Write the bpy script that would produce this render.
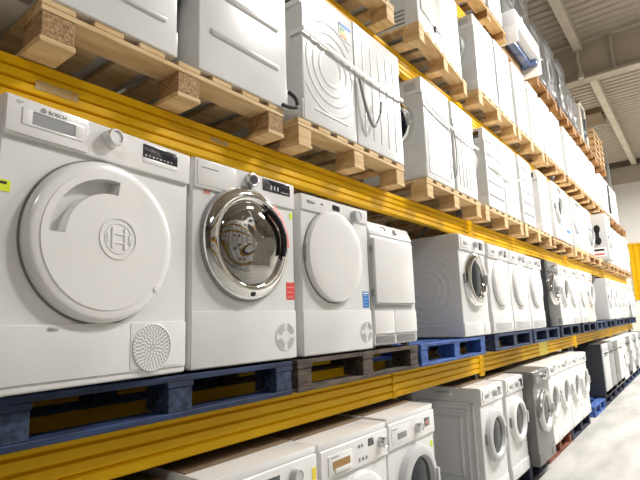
import bpy, bmesh, math, random
from mathutils import Vector, Matrix
random.seed(7)
PI = math.pi
for o in list(bpy.data.objects): bpy.data.objects.remove(o, do_unlink=True)
S = bpy.context.scene
COL = S.collection

# ------------------------------------------------------------------ camera
# world: X runs along the rack, Y into the rack, Z up; camera eye at the origin, floor at z=-1.55
cam_d = bpy.data.cameras.new('camera'); cam = bpy.data.objects.new('camera', cam_d); COL.objects.link(cam)
F = 486.3
cam_d.sensor_width = 36.0; cam_d.lens = 36.0*F/640.0
cam_d.clip_start = 0.05; cam_d.clip_end = 200
Rw = Matrix(((0.61701, -0.10898, -0.77937), (-0.78631, -0.12547, -0.60496), (-0.03186, 0.98609, -0.16311)))
cam.matrix_world = Rw.to_4x4()
S.camera = cam

# ------------------------------------------------------------------ world, lights, exposure
W = bpy.data.worlds.new('world'); S.world = W; W.use_nodes = True
W.node_tree.nodes['Background'].inputs[0].default_value = (0.9, 0.95, 1.0, 1)
W.node_tree.nodes['Background'].inputs[1].default_value = 0.25

def area(name, loc, size, power, color=(1, 0.985, 0.965), target=None, sy=None):
    d = bpy.data.lights.new(name, 'AREA'); d.energy = power; d.color = color
    d.shape = 'RECTANGLE'; d.size = size; d.size_y = sy or size
    o = bpy.data.objects.new(name, d); COL.objects.link(o); o.location = loc
    if target:
        o.rotation_euler = (Vector(target)-Vector(loc)).to_track_quat('-Z', 'Y').to_euler()
    return o
for i, (lx, pw) in enumerate(((5.2, 330), (9.5, 420), (14.0, 420), (19.0, 480))):
    area('high_bay_light', (lx, -1.5, 4.9), 1.3, pw, sy=0.5)
area('high_bay_light', (-3.0, -3.5, 4.9), 1.3, 120, sy=0.5)

VS = S.view_settings
VS.view_transform = 'Standard'; VS.look = 'None'; VS.gamma = 1.0; VS.use_curve_mapping = False
VS.exposure = 0.45

# ------------------------------------------------------------------ materials
def mat(name, col, rough=0.5, metal=0.0, noise=None, nscale=8.0, stretch=(1, 1, 1), bump=0.0, coat=0.0, alpha=1.0, trans=0.0, bscale=None, spec=0.5, coords='Object'):
    m = bpy.data.materials.new(name); m.use_nodes = True
    nt = m.node_tree; b = nt.nodes['Principled BSDF']
    b.inputs['Base Color'].default_value = (*col, 1)
    b.inputs['Roughness'].default_value = rough; b.inputs['Metallic'].default_value = metal
    b.inputs['Coat Weight'].default_value = coat; b.inputs['Alpha'].default_value = alpha
    b.inputs['Transmission Weight'].default_value = trans
    b.inputs['Specular IOR Level'].default_value = spec
    if noise or bump:
        tc = nt.nodes.new('ShaderNodeTexCoord'); mp = nt.nodes.new('ShaderNodeMapping')
        mp.inputs['Scale'].default_value = stretch
        nt.links.new(tc.outputs[coords], mp.inputs[0])
        n = nt.nodes.new('ShaderNodeTexNoise'); n.inputs['Scale'].default_value = nscale; n.inputs['Detail'].default_value = 5
        nt.links.new(mp.outputs[0], n.inputs[0])
        if noise:
            r = nt.nodes.new('ShaderNodeValToRGB')
            r.color_ramp.elements[0].color = (*noise, 1); r.color_ramp.elements[0].position = 0.35
            r.color_ramp.elements[1].color = (*col, 1); r.color_ramp.elements[1].position = 0.62
            nt.links.new(n.outputs[0], r.inputs[0]); nt.links.new(r.outputs[0], b.inputs['Base Color'])
        if bump:
            bp = nt.nodes.new('ShaderNodeBump'); bp.inputs['Strength'].default_value = bump; bp.inputs['Distance'].default_value = 0.01
            nt.links.new(n.outputs[0], bp.inputs['Height']); nt.links.new(bp.outputs[0], b.inputs['Normal'])
    return m

def srgb(r, g, b):
    f = lambda c: (c/255/12.92) if c/255 <= 0.04045 else ((c/255+0.055)/1.055)**2.4
    return (f(r), f(g), f(b))

M = dict(
    white=mat('white_enamel', srgb(226, 226, 225), 0.24, noise=srgb(218, 218, 215), nscale=3),
    panel=mat('white_plastic', srgb(232, 231, 229), 0.2, coat=0.4),
    cream=mat('cream_enamel', srgb(222, 212, 190), 0.4),
    silver=mat('silver_enamel', srgb(112, 110, 108), 0.35, metal=0.3),
    graphite=mat('graphite_enamel', srgb(52, 54, 58), 0.35, metal=0.2),
    grey=mat('grey_plastic', srgb(140, 142, 143), 0.45),
    lightgrey=mat('light_grey_plastic', srgb(196, 197, 197), 0.4),
    black=mat('black_plastic', srgb(24, 25, 28), 0.35),
    display=mat('dark_display_glass', srgb(38, 40, 50), 0.12, coat=1.0),
    chrome=mat('chrome', (0.82, 0.82, 0.80), 0.07, metal=1.0),
    bowl=mat('mirrored_smoked_glass', (0.34, 0.33, 0.31), 0.06, metal=0.95, coat=0.6),
    steelknob=mat('satin_steel', (0.62, 0.62, 0.61), 0.28, metal=1.0),
    glass=mat('dark_porthole_glass', srgb(34, 38, 44), 0.16, coat=0.0, spec=0.22),
    hole=mat('dark_void', srgb(20, 20, 20), 0.8),
    seam=mat('grey_seam_gasket', srgb(120, 120, 118), 0.6),  # plain grey ring round the dryer doors
    red=mat('red_sticker', srgb(222, 66, 58), 0.5), blue=mat('blue_sticker', srgb(40, 120, 200), 0.5),
    pink=mat('pink_sticker', srgb(205, 92, 92), 0.5, noise=srgb(220, 150, 140), nscale=60),
    lime=mat('fluorescent_yellow_tag', srgb(215, 232, 30), 0.6), yellow=mat('yellow_sticker', srgb(240, 215, 60), 0.5),
    orange=mat('orange_sticker', srgb(235, 140, 50), 0.5), green=mat('green_sticker', srgb(70, 165, 80), 0.5),
    paper=mat('white_paper', srgb(238, 238, 236), 0.7),
    copper=mat('copper_print', srgb(205, 130, 115), 0.5),
    tan=mat('tan_cardboard_insert', srgb(165, 130, 80), 0.7),
    beam=mat('yellow_rack_paint', srgb(230, 182, 6), 0.5, noise=srgb(222, 168, 2), nscale=2.5, stretch=(0.5, 3, 3), coords='Object', spec=0.2),
    beamdark=mat('yellow_rack_groove', srgb(196, 142, 8), 0.5),
    worn=mat('scuffed_label_residue', srgb(172, 160, 130), 0.6, noise=srgb(190, 140, 30), nscale=30),
    galv=mat('galvanised_steel', srgb(150, 152, 150), 0.5, metal=0.3, noise=srgb(125, 127, 125), nscale=12),
    wood=mat('pale_pine', srgb(224, 194, 146), 0.75, noise=srgb(198, 160, 108), nscale=5, stretch=(1, 1, 6), bump=0.15),
    woodx=mat('pale_pine_board', srgb(228, 200, 154), 0.75, noise=srgb(206, 170, 118), nscale=4, stretch=(1, 5, 8), bump=0.12),
    chip=mat('chipboard_block', srgb(190, 156, 112), 0.85, noise=srgb(138, 102, 70), nscale=110, bump=0.3),
    brownwood=mat('weathered_orange_pine', srgb(170, 130, 82), 0.8, noise=srgb(128, 90, 52), nscale=8, bump=0.2),
    oldwood=mat('old_grey_wood', srgb(96, 84, 72), 0.85, noise=srgb(52, 44, 38), nscale=7, stretch=(1, 5, 6), bump=0.2),
    redwood=mat('red_brown_painted_wood', srgb(132, 72, 50), 0.8, noise=srgb(90, 48, 34), nscale=9, bump=0.2),
    bluewood=mat('blue_painted_wood', srgb(36, 58, 98), 0.7, noise=srgb(20, 30, 54), nscale=6, stretch=(1, 5, 6), bump=0.15),
    brightblue=mat('bright_blue_painted_wood', srgb(58, 98, 172), 0.65, noise=srgb(38, 60, 110), nscale=6, stretch=(1, 5, 6), bump=0.15),
    navywood=mat('dark_blue_painted_wood', srgb(30, 38, 62), 0.75, noise=srgb(18, 24, 40), nscale=6, bump=0.15),
    bluechip=mat('blue_sprayed_chipboard', srgb(56, 72, 98), 0.85, noise=srgb(26, 34, 56), nscale=40, bump=0.3),
    card=mat('brown_cardboard', srgb(170, 138, 100), 0.8, noise=srgb(150, 118, 82), nscale=4),
    film=mat('cloudy_stretch_film', srgb(140, 138, 134), 0.18, alpha=0.55, noise=srgb(84, 84, 84), nscale=9, bump=0.6, stretch=(1, 1, 3)),
    bluefilm=mat('blue_plastic_film', srgb(50, 80, 140), 0.25, noise=srgb(110, 130, 170), nscale=6, bump=0.4),
    strap=mat('white_strapping', srgb(232, 230, 224), 0.4),
    hose=mat('grey_rubber_hose', srgb(150, 152, 150), 0.5), blackhose=mat('black_rubber', srgb(30, 30, 30), 0.55),
)

# ------------------------------------------------------------------ mesh helpers
def box(bm, x0, x1, y0, y1, z0, z1, bev=0.0, seg=2):
    r = bmesh.ops.create_cube(bm, size=1.0)
    for v in r['verts']:
        v.co = Vector((x0+(v.co.x+.5)*(x1-x0), y0+(v.co.y+.5)*(y1-y0), z0+(v.co.z+.5)*(z1-z0)))
    if bev > 0:
        es = list({e for v in r['verts'] for e in v.link_edges})
        bmesh.ops.bevel(bm, geom=es, offset=bev, segments=seg, affect='EDGES', profile=0.6)

def prism_y(bm, pts, y0, y1, bev=0.0):
    """polygon in x,z extruded along y"""
    a = [bm.verts.new((p[0], y0, p[1])) for p in pts]; b = [bm.verts.new((p[0], y1, p[1])) for p in pts]
    n = len(pts); fs = [bm.faces.new(a), bm.faces.new(b[::-1])]
    for i in range(n): fs.append(bm.faces.new((a[i], b[i], b[(i+1) % n], a[(i+1) % n])))
    bmesh.ops.recalc_face_normals(bm, faces=fs)
    if bev: bmesh.ops.bevel(bm, geom=[e for e in fs[0].edges]+[e for e in fs[1].edges], offset=bev, segments=2, affect='EDGES')

def prism_x(bm, pts, x0, x1):
    a = [bm.verts.new((x0, p[0], p[1])) for p in pts]; b = [bm.verts.new((x1, p[0], p[1])) for p in pts]
    n = len(pts); fs = [bm.faces.new(a), bm.faces.new(b[::-1])]
    for i in range(n): fs.append(bm.faces.new((a[i], b[i], b[(i+1) % n], a[(i+1) % n])))
    bmesh.ops.recalc_face_normals(bm, faces=fs)

def polar(bm, cx, cz, y0, prof, na=48, hook=None, sx=1.0, sz=1.0):
    """surface of revolution round a y axis: prof = [(r, out)], out grows towards the viewer (-y)"""
    rings = []
    for r, o in prof:
        if r < 1e-6: rings.append([bm.verts.new((cx, y0-o, cz))]); continue
        ring = []
        for k in range(na):
            t = 2*PI*k/na; oo = hook(r, t, o) if hook else o
            ring.append(bm.verts.new((cx+r*sx*math.cos(t), y0-oo, cz+r*sz*math.sin(t))))
        rings.append(ring)
    fs = []
    for a, b in zip(rings, rings[1:]):
        for k in range(na):
            k2 = (k+1) % na
            if len(a) == 1: fs.append(bm.faces.new((a[0], b[k], b[k2])))
            elif len(b) == 1: fs.append(bm.faces.new((a[k], b[0], a[k2])))
            else: fs.append(bm.faces.new((a[k], b[k], b[k2], a[k2])))
    bmesh.ops.recalc_face_normals(bm, faces=fs)

def tube(bm, pts, r, n=8, closed=False):
    pts = [Vector(p) for p in pts]; rings = []; m = len(pts)
    for i, p in enumerate(pts):
        if closed: t = pts[(i+1) % m]-pts[i-1]
        else: t = pts[min(i+1, m-1)]-pts[max(i-1, 0)]
        t.normalize()
        up = Vector((0, 0, 1)) if abs(t.z) < 0.9 else Vector((1, 0, 0))
        a = t.cross(up).normalized(); b = t.cross(a)
        rings.append([bm.verts.new(p+(a*math.cos(2*PI*k/n)+b*math.sin(2*PI*k/n))*r) for k in range(n)])
    fs = []
    for i in range(m if closed else m-1):
        A, B = rings[i], rings[(i+1) % m]
        for k in range(n): fs.append(bm.faces.new((A[k], B[k], B[(k+1) % n], A[(k+1) % n])))
    if not closed: fs += [bm.faces.new(rings[0]), bm.faces.new(rings[-1][::-1])]
    bmesh.ops.recalc_face_normals(bm, faces=fs)

def cap_x(bm, x, y0, z0, y1, z1, r, out):
    """a half-buried capsule ridge lying on a side face at x, from (y0,z0) to (y1,z1)"""
    n = 10; d = Vector((0, y1-y0, z1-z0)); L = d.length; d.normalize(); nrm = Vector((0, -d.z, d.y)); sgn = 1 if out > 0 else -1
    A = Vector((x, y0, z0)); B = Vector((x, y1, z1)); loops = []
    for f, o in ((1.0, -0.001), (0.8, 0.6), (0.45, 1.0)):
        lp = []
        for k in range(n+1):
            t = -PI/2+PI*k/n; lp.append(B+(d*math.cos(t)+nrm*math.sin(t))*r*f+Vector((out*o if o > 0 else -sgn*0.001, 0, 0)))
        for k in range(n+1):
            t = PI/2+PI*k/n; lp.append(A+(d*math.cos(t)+nrm*math.sin(t))*r*f+Vector((out*o if o > 0 else -sgn*0.001, 0, 0)))
        loops.append([bm.verts.new(v) for v in lp])
    fs = [bm.faces.new(loops[-1])]
    for a, b in zip(loops, loops[1:]):
        for k in range(len(a)): fs.append(bm.faces.new((a[k], b[k], b[(k+1) % len(a)], a[(k+1) % len(a)])))
    bmesh.ops.recalc_face_normals(bm, faces=fs)

def ring_x(bm, x, cy, cz, R, r, out, n=40, a0=0, a1=2*PI):
    closed = abs(a1-a0-2*PI) < 1e-3; m = n if closed else n+1
    pts = [(x, cy+R*math.cos(a0+(a1-a0)*k/n), cz+R*math.sin(a0+(a1-a0)*k/n)) for k in range(m)]
    flat = [Vector(p) for p in pts]; prof = [(-r, -0.001), (-r*.5, abs(out)*.8), (0, abs(out)), (r*.5, abs(out)*.8), (r, -0.001)]
    sg = 1 if out > 0 else -1; rings = []
    for k in range(m):
        t = a0+(a1-a0)*k/n
        rings.append([bm.verts.new((x+sg*o, cy+(R+dr)*math.cos(t), cz+(R+dr)*math.sin(t))) for dr, o in prof])
    fs = []
    for k in range(m if closed else m-1):
        A, B = rings[k], rings[(k+1) % m]
        for j in range(4): fs.append(bm.faces.new((A[j], B[j], B[j+1], A[j+1])))
    bmesh.ops.recalc_face_normals(bm, faces=fs)
    for f in fs:
        if f.normal.x*sg < 0: f.normal_flip()

def finish(name, bm, m, parent=None, ang=35):
    me = bpy.data.meshes.new(name); bm.to_mesh(me); bm.free()
    for p in me.polygons: p.use_smooth = True
    me.set_sharp_from_angle(angle=math.radians(ang))
    me.materials.append(M[m] if isinstance(m, str) else m)
    o = bpy.data.objects.new(name, me); COL.objects.link(o)
    if parent: o.parent = parent
    return o

def part(name, m, parent, *shapes, ang=35, label=None):
    """shapes = (function, args...) added into one mesh"""
    bm = bmesh.new()
    for s in shapes: s[0](bm, *s[1:])
    o = finish(name, bm, m, parent, ang)
    if label: o['label'] = label
    return o

def tag(o, label, cat, group=None):
    o['label'] = label; o['category'] = cat
    if group: o['group'] = group
    return o
def struct(o): o['kind'] = 'structure'; return o
def thing(name, loc=(0, 0, 0), rz=0.0):
    o = bpy.data.objects.new(name, None); COL.objects.link(o); o.empty_display_size = 0.1
    o.location = loc; o.rotation_euler = (0, 0, rz); return o
def copy_tree(o, parent=None):
    c = o.copy(); COL.objects.link(c); c.parent = parent
    for ch in o.children: copy_tree(ch, c)
    return c
def text(name, s, size, m, parent, x, y, z, rot=(PI/2, 0, 0), ext=0.0006):
    cu = bpy.data.curves.new(name, 'FONT'); cu.body = s; cu.size = size; cu.extrude = ext; cu.align_x = 'LEFT'
    t = bpy.data.objects.new(name, cu); COL.objects.link(t)
    bpy.context.view_layer.update()
    me = bpy.data.meshes.new_from_object(t.evaluated_get(bpy.context.evaluated_depsgraph_get()))
    bpy.data.objects.remove(t); me.materials.clear(); me.materials.append(M[m])
    o = bpy.data.objects.new(name, me); COL.objects.link(o); o.location = (x, y, z); o.rotation_euler = rot; o.parent = parent
    return o

# ------------------------------------------------------------------ levels measured in the place
FLOOR = -1.55
SH = {1: -0.322, 2: 0.865, 3: 2.025, 4: 3.185}          # top of the beams of each shelf
PH = 0.145                                             # pallet height
BASE = {0: FLOOR+PH, 1: SH[1]+PH+0.004, 2: SH[2]+PH, 3: SH[3]+PH, 4: SH[4]+PH}
FR = {0: 1.45, 1: 1.50, 2: 1.48, 3: 1.46, 4: 1.46}     # front plane of goods on each shelf
UPX = (-3.4, 0.335, 4.36, 8.36, 11.88, 15.85)           # uprights
YB = 1.62; DEPTH = 1.02

# ------------------------------------------------------------------ room
CEIL = 6.15; XW = 23.5; XN = -9.0; YL = 3.6; YR = -7.5
def smat(name, c1, c2, scale, rough, detail=6, bump=0.0, stretch=(1, 1, 1)):
    return mat(name, c1, rough, noise=c2, nscale=scale, bump=bump, stretch=stretch)
M['floor'] = smat('polished_concrete', srgb(180, 178, 172), srgb(152, 150, 144), 1.3, 0.6, stretch=(0.7, 2.6, 1))
M['wall'] = smat('painted_wall', srgb(232, 230, 224), srgb(228, 225, 219), 1.0, 0.8)
M['lowwall'] = smat('lower_wall_panel', srgb(226, 232, 218), srgb(222, 226, 212), 1.0, 0.8)
M['ceiling'] = smat('grey_roof_sheet', srgb(190, 178, 162), srgb(180, 169, 154), 1.5, 0.55, stretch=(3, 1, 1))
M['girder'] = smat('painted_girder', srgb(200, 188, 170), srgb(190, 179, 163), 2.0, 0.55)
M['purlin'] = smat('cream_purlin', srgb(222, 214, 196), srgb(210, 200, 182), 2.0, 0.5)
M['brownpanel'] = smat('brown_roof_panel', srgb(140, 118, 88), srgb(128, 108, 80), 2.0, 0.6)

struct(part('floor', 'floor', None, (box, XN, XW, YR, YL, FLOOR-0.1, FLOOR)))
# corrugated ceiling, ribs run across the aisle (along y)
bm = bmesh.new(); x = XN; pts = []
while x < XW:
    pts += [(x, CEIL), (x+0.11, CEIL), (x+0.13, CEIL+0.035), (x+0.22, CEIL+0.035)]; x += 0.24
pts.append((XW+0.3, CEIL)); pts += [(XW+0.3, CEIL+0.12), (XN, CEIL+0.12)]
prism_y(bm, pts, YR, YL); struct(finish('ceiling', bm, 'ceiling', ang=20))
struct(part('wall_far', 'wall', None, (box, XW, XW+0.15, YR, YL, -0.2, 5.25)))
struct(part('wall_far_base', 'lowwall', None, (box, XW, XW+0.15, YR, YL, FLOOR, -0.2)))
struct(part('wall_far_top', 'ceiling', None, (box, XW+0.02, XW+0.15, YR, YL, 5.25, CEIL)))
struct(part('wall_left', 'wall', None, (box, XN, XW, YL, YL+0.15, FLOOR, CEIL)))
M['drabwall'] = smat('drab_wall', srgb(120, 116, 108), srgb(110, 106, 98), 1.0, 0.8)
struct(part('wall_right', 'drabwall', None, (box, XN, XW, YR-0.15, YR, FLOOR, CEIL)))
struct(part('wall_near', 'drabwall', None, (box, XN-0.15, XN, YR, YL, FLOOR, CEIL)))
# roof girders (I-beams across) with web stiffeners
for i, (gx, zb) in enumerate([(12.0, 5.2)]):
    sh = [(box, gx-0.13, gx+0.13, YR, YL, zb, zb+0.06), (box, gx-0.012, gx+0.012, YR, YL, zb+0.06, CEIL-0.05), (box, gx-0.13, gx+0.13, YR, YL, CEIL-0.05, CEIL)]
    for k in range(5):
        yy = 0.9-2.1*k+2.1
        sh.append((box, gx-0.12, gx+0.12, yy-0.03, yy+0.03, zb+0.06, CEIL-0.05))
    struct(part('trim_%d' % (i+1), 'girder', None, *sh))
n = 2
for py in (1.55, -0.95, -3.4):
    for x0, x1 in ((XN, 11.87), (12.13, XW-0.3)):
        struct(part('trim_%d' % n, 'purlin', None, (box, x0, x1, py-0.09, py+0.09, CEIL-0.24, CEIL-0.005, 0.01))); n += 1
struct(part('trim_%d' % n, 'brownpanel', None, (box, 16.4, 17.5, 1.75, 3.0, CEIL-0.16, CEIL-0.01)))
M['eave'] = smat('dark_eave_beam', srgb(96, 88, 78), srgb(88, 80, 70), 2.0, 0.6)
struct(part('trim_%d' % (n+1), 'eave', None, (box, XW-0.3, XW-0.02, YR, YL, CEIL-0.2, CEIL)))
# hanging chain under the first girder
o = part('hanging_chain', 'purlin', None, (tube, [(11.8, 1.56, 5.86), (11.82, 1.58, 5.62), (11.78, 1.54, 5.45), (11.8, 1.55, 5.3)], 0.022, 6), (box, 11.74, 11.86, 1.5, 1.6, 5.2, 5.31, 0.01))
tag(o, 'pale chain and hook hanging beside the nearest roof girder', 'chain')
# yellow ribbed panel on the far wall
t = thing('wall_panel', (XW-0.04, 1.3, 0.4)); tag(t, 'tall yellow ribbed panel on the far wall beyond the end of the rack', 'panel')
part('frame', 'beam', t, (box, -0.05, 0.04, -0.80, 0.86, 2.2, 2.3, 0.01), (box, -0.05, 0.04, 0.76, 0.86, 0, 2.2, 0.01), (box, -0.05, 0.04, -0.8, -0.7, 0, 2.2, 0.01))
part('ribbed_sheet', 'beam', t, *[(box, -0.03, 0.04, -0.7+0.182*k, -0.7+0.182*k+0.12, 0, 2.2, 0.01) for k in range(8)], (box, 0.0, 0.04, -0.7, 0.76, 0, 2.2))

# ------------------------------------------------------------------ racking
def upright(x, lab):
    t = thing('rack_upright', (x, YB, FLOOR)); tag(t, lab, 'rack upright', 'rack uprights')
    H = 5.9
    for nm, y in (('front_post', 0.04), ('rear_post', DEPTH-0.125)):
        bm = bmesh.new()
        box(bm, -0.033, 0.033, y+0.012, y+0.072, 0, H)
        for k in range(int(H/0.1)): box(bm, -0.012, 0.012, y+0.008, y+0.014, 0.08+0.1*k, 0.12+0.1*k)
        finish(nm, bm, 'galv', t)
    sh = []; z = 0.25; k = 0
    while z < H-0.7:
        y0, y1 = (0.11, DEPTH-0.11) if k % 2 == 0 else (DEPTH-0.11, 0.11)
        sh.append((tube, [(0, y0, z), (0, y1, z+0.6)], 0.02, 6)); sh.append((tube, [(0, 0.11, z), (0, DEPTH-0.11, z)], 0.02, 6)) if k % 3 == 0 else None
        z += 0.6; k += 1
    part('brace', 'galv', t, *sh)
    part('foot_plate', 'galv', t, (box, -0.06, 0.06, 0.0, 0.16, 0, 0.008))
upl = ('perforated grey rack upright behind the camera end of the rack', 'perforated grey rack upright at the left edge of the photo',
       'grey rack upright between the grey-sided washer and its right neighbour', 'grey rack upright halfway down the rack',
       'grey rack upright standing in the empty gap of the middle shelf', 'grey rack upright at the far end of the rack')
for x, l in zip(UPX, upl): upright(x, l)

def beam(x0, x1, ztop, h, y, front, lab):
    L = x1-x0
    t = thing('rack_beam', (x0, y, ztop-h)); tag(t, lab, 'rack beam', 'yellow rack beams')
    n = 4; p = [(0.045, 0), (0.045, h)]; s = -1 if front else 1
    # ridged face: four flat ridges with narrow grooves between
    pr = []
    for k in range(n):
        a = h*k/n; b = h*(k+1)/n; e = h/n
        pr += [(0.012, a+0.0001), (0.0, a+e*0.16), (0.0, b-e*0.16), (0.012, b-0.0001)]
    ply = [(0.045, 0)]+pr+[(0.045, h)]
    if not front: ply = [(0.045-a, b) for a, b in ply]
    bm = bmesh.new(); prism_x(bm, ply, 0.002, L-0.002); finish('profile', bm, 'beam', t, ang=20)
    for xx in (0.002, L-0.052):
        sh = [(box, xx, xx+0.05, -0.006, 0.012, -0.025, h+0.005, 0.003)]
        for k in range(3): sh.append((box, xx+0.015, xx+0.035, -0.012, -0.004, -0.005+0.055*k, 0.012+0.055*k, 0.003))
        if front: part('end_connector', 'beam', t, *sh)
    return t
tier = {1: 'lower', 2: 'second', 3: 'third', 4: 'top'}
bays = [('at the camera end', 0), ('nearest bay', 1), ('second bay', 2), ('third bay', 3), ('farthest bay', 4)]
B1 = None
for lv in (1, 2, 3, 4):
    for bi in range(5):
        h = 0.18 if lv == 1 else 0.155
        f = beam(UPX[bi], UPX[bi+1], SH[lv], h, YB, True, 'yellow ridged front rack beam of the %s shelf, %s' % (tier[lv], bays[bi][0]))
        r = beam(UPX[bi], UPX[bi+1], SH[lv], h, YB+DEPTH-0.05, False, 'yellow ridged rear rack beam of the %s shelf, %s' % (tier[lv], bays[bi][0]))
        if lv == 2 and bi == 1:
            part('label_remnant', 'worn', f, (box, 0.27, 0.41, -0.0015, 0.001, 0.062, 0.092), label='scuffed remains of a grey label')
            part('label_remnant', 'worn', f, (box, 0.99, 1.09, -0.0015, 0.001, 0.085, 0.105), label='small scuffed label remains')
        if lv == 1 and bi == 1:
            part('joint_plate', 'beam', f, (box, 2.45, 2.49, -0.006, 0.001, 0.0, h, 0.002), *[(box, 2.455, 2.485, -0.012, -0.004, 0.02+0.05*k, 0.04+0.05*k, 0.003) for k in range(3)])
        if lv == 1 and bi == 2:
            part('label_plate', 'yellow', f, (box, 1.92, 2.3, -0.0025, 0.001, 0.0, h*0.97), label='bright pale yellow plate')

# ------------------------------------------------------------------ pallets
PROTO = {}
def pallet_proto(style, w, front, deckm, blockm):
    """origin: front-left bottom corner; w along the rack, 1.15 deep"""
    d = 1.15; t = thing('wooden_pallet')
    def brd(nm, m, *b): part(nm, m, t, (box, *b, 0.0025, 1))
    bx = [0, w/2-0.055, w-0.11]; by = [0, d/2-0.07, d-0.14]
    if style == 'skid':
        for x in bx: brd('bottom_board', front, x, x+0.11, 0, d, 0, 0.02)
        for y, wd in ((0, 0.13), (d/2-0.06, 0.12), (d-0.13, 0.13)): brd('stringer_board', front, 0, w, y, y+wd, 0.104, 0.124)
    else:
        for y, wd in ((0, 0.1), (d/2-0.06, 0.12), (d-0.1, 0.1)): brd('bottom_board', front, 0, w, y, y+wd, 0, 0.02)
        for x in bx: brd('stringer_board', deckm, x, x+0.11, 0, d, 0.104, 0.124)
    for x in bx:
        for y in by: part('block', blockm, t, (box, x+0.004, x+0.106, y+0.003, y+0.137, 0.02, 0.104, 0.003, 1))
    sh = []
    if style == 'skid':
        nb = 7; bw = 0.105; g = (w-nb*bw)/(nb-1)
        for k in range(nb): sh.append((box, k*(bw+g), k*(bw+g)+bw, 0.0, d, 0.124, 0.145, 0.002, 1))
    else:
        nb = 7; bw = 0.115; g = (d-nb*bw)/(nb-1)
        for k in range(nb): sh.append((box, 0, w, k*(bw+g), k*(bw+g)+bw, 0.124, 0.145, 0.002, 1))
    part('deck', deckm if style == 'skid' else front, t, *sh)
    return t
def pallet(x, y, z, w, style, front, deckm, blockm, lab, group=None, rz=0.0):
    key = (style, w, front, deckm, blockm)
    if key not in PROTO: PROTO[key] = o = pallet_proto(*key)
    else: o = copy_tree(PROTO[key])
    o.location = (x, y, z); o.rotation_euler = (0, 0, rz); tag(o, lab, 'pallet', group)
    return o
PINE = ('woodx', 'woodx', 'wood'); CHIP = ('woodx', 'woodx', 'chip'); BLUE = ('bluewood', 'bluewood', 'bluechip')
BBLUE = ('brightblue', 'brightblue', 'brightblue'); OLD = ('oldwood', 'oldwood', 'oldwood'); BROWN = ('brownwood', 'brownwood', 'brownwood')
RED = ('redwood', 'redwood', 'redwood'); NAVY = ('navywood', 'bluewood', 'navywood'); GOLD = ('woodx', 'brownwood', 'brownwood')
def row(lv, items):
    for x, w, style, mats, lab in items:
        y = FR[lv]+ (0.0 if lv else 0.02)
        pallet(x, y, FLOOR if lv == 0 else SH[lv], w, style, *mats, lab)
row(0, [
    (-0.91, 1.2, 'frame', BLUE, 'blue wooden pallet on the floor at the camera end'),
    (0.50, 1.18, 'frame', BLUE, 'blue wooden pallet on the floor, second from the camera end'),
    (1.74, 1.2, 'frame', BLUE, 'blue wooden pallet on the floor under the washer with a steel dial'),
    (3.08, 1.2, 'frame', BLUE, 'blue pallet on the floor under the washer with nested side panels'),
    (4.42, 1.18, 'frame', NAVY, 'dark blue pallet on the floor under the silver-grey machine'),
    (5.66, 1.1, 'frame', RED, 'red-brown wooden pallet on the floor under white washers'),
    (6.80, 1.2, 'frame', NAVY, 'dark navy pallet on the floor beside the red-brown pallet'),
    (8.42, 0.95, 'frame', BBLUE, 'bright blue pallet on the floor before the black-sided appliance'),
    (9.40, 1.2, 'frame', NAVY, 'dark pallet on the floor under the black-sided appliance'),
    (10.64, 1.15, 'frame', NAVY, 'dark blue pallet on the floor, fourth from the far end'),
    (11.97, 1.2, 'frame', BLUE, 'blue pallet on the floor, third from the far end'),
    (13.22, 1.2, 'frame', BLUE, 'blue pallet on the floor, second from the far end'),
    (14.48, 1.2, 'frame', BLUE, 'blue pallet on the floor at the far end of the rack')])
row(1, [
    (-0.91, 1.2, 'frame', BLUE, 'blue pallet on the middle shelf, cut by the left edge of the photo'),
    (0.50, 1.2, 'frame', BLUE, 'dark blue wooden pallet under the large round-door dryer on the left'),
    (1.735, 1.2, 'frame', OLD, 'old dark wooden pallet under the white dryer with blue sticker'),
    (2.975, 1.2, 'frame', BBLUE, 'bright blue pallet under the grey-sided washer on the middle shelf'),
    (4.42, 1.2, 'frame', BLUE, 'grey-blue pallet just right of the upright beside the grey-sided washer'),
    (5.68, 1.2, 'frame', BLUE, 'blue pallet under the black-sided appliance on the middle shelf'),
    (7.00, 1.2, 'frame', NAVY, 'dark navy pallet on the middle shelf, left of the halfway upright'),
    (8.42, 1.15, 'frame', NAVY, 'dark navy pallet on the middle shelf, right of the halfway upright'),
    (9.66, 1.0, 'frame', BLUE, 'empty blue pallet in the gap of the middle shelf'),
    (10.72, 1.1, 'frame', NAVY, 'navy pallet under the lone pale grey appliance on the middle shelf'),
    (11.96, 1.2, 'frame', BLUE, 'blue pallet on the middle shelf, third from the far end'),
    (13.24, 1.2, 'frame', NAVY, 'dark blue pallet on the middle shelf, second from the far end'),
    (14.52, 1.2, 'frame', BLUE, 'blue pallet at the far end of the middle shelf')])
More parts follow.
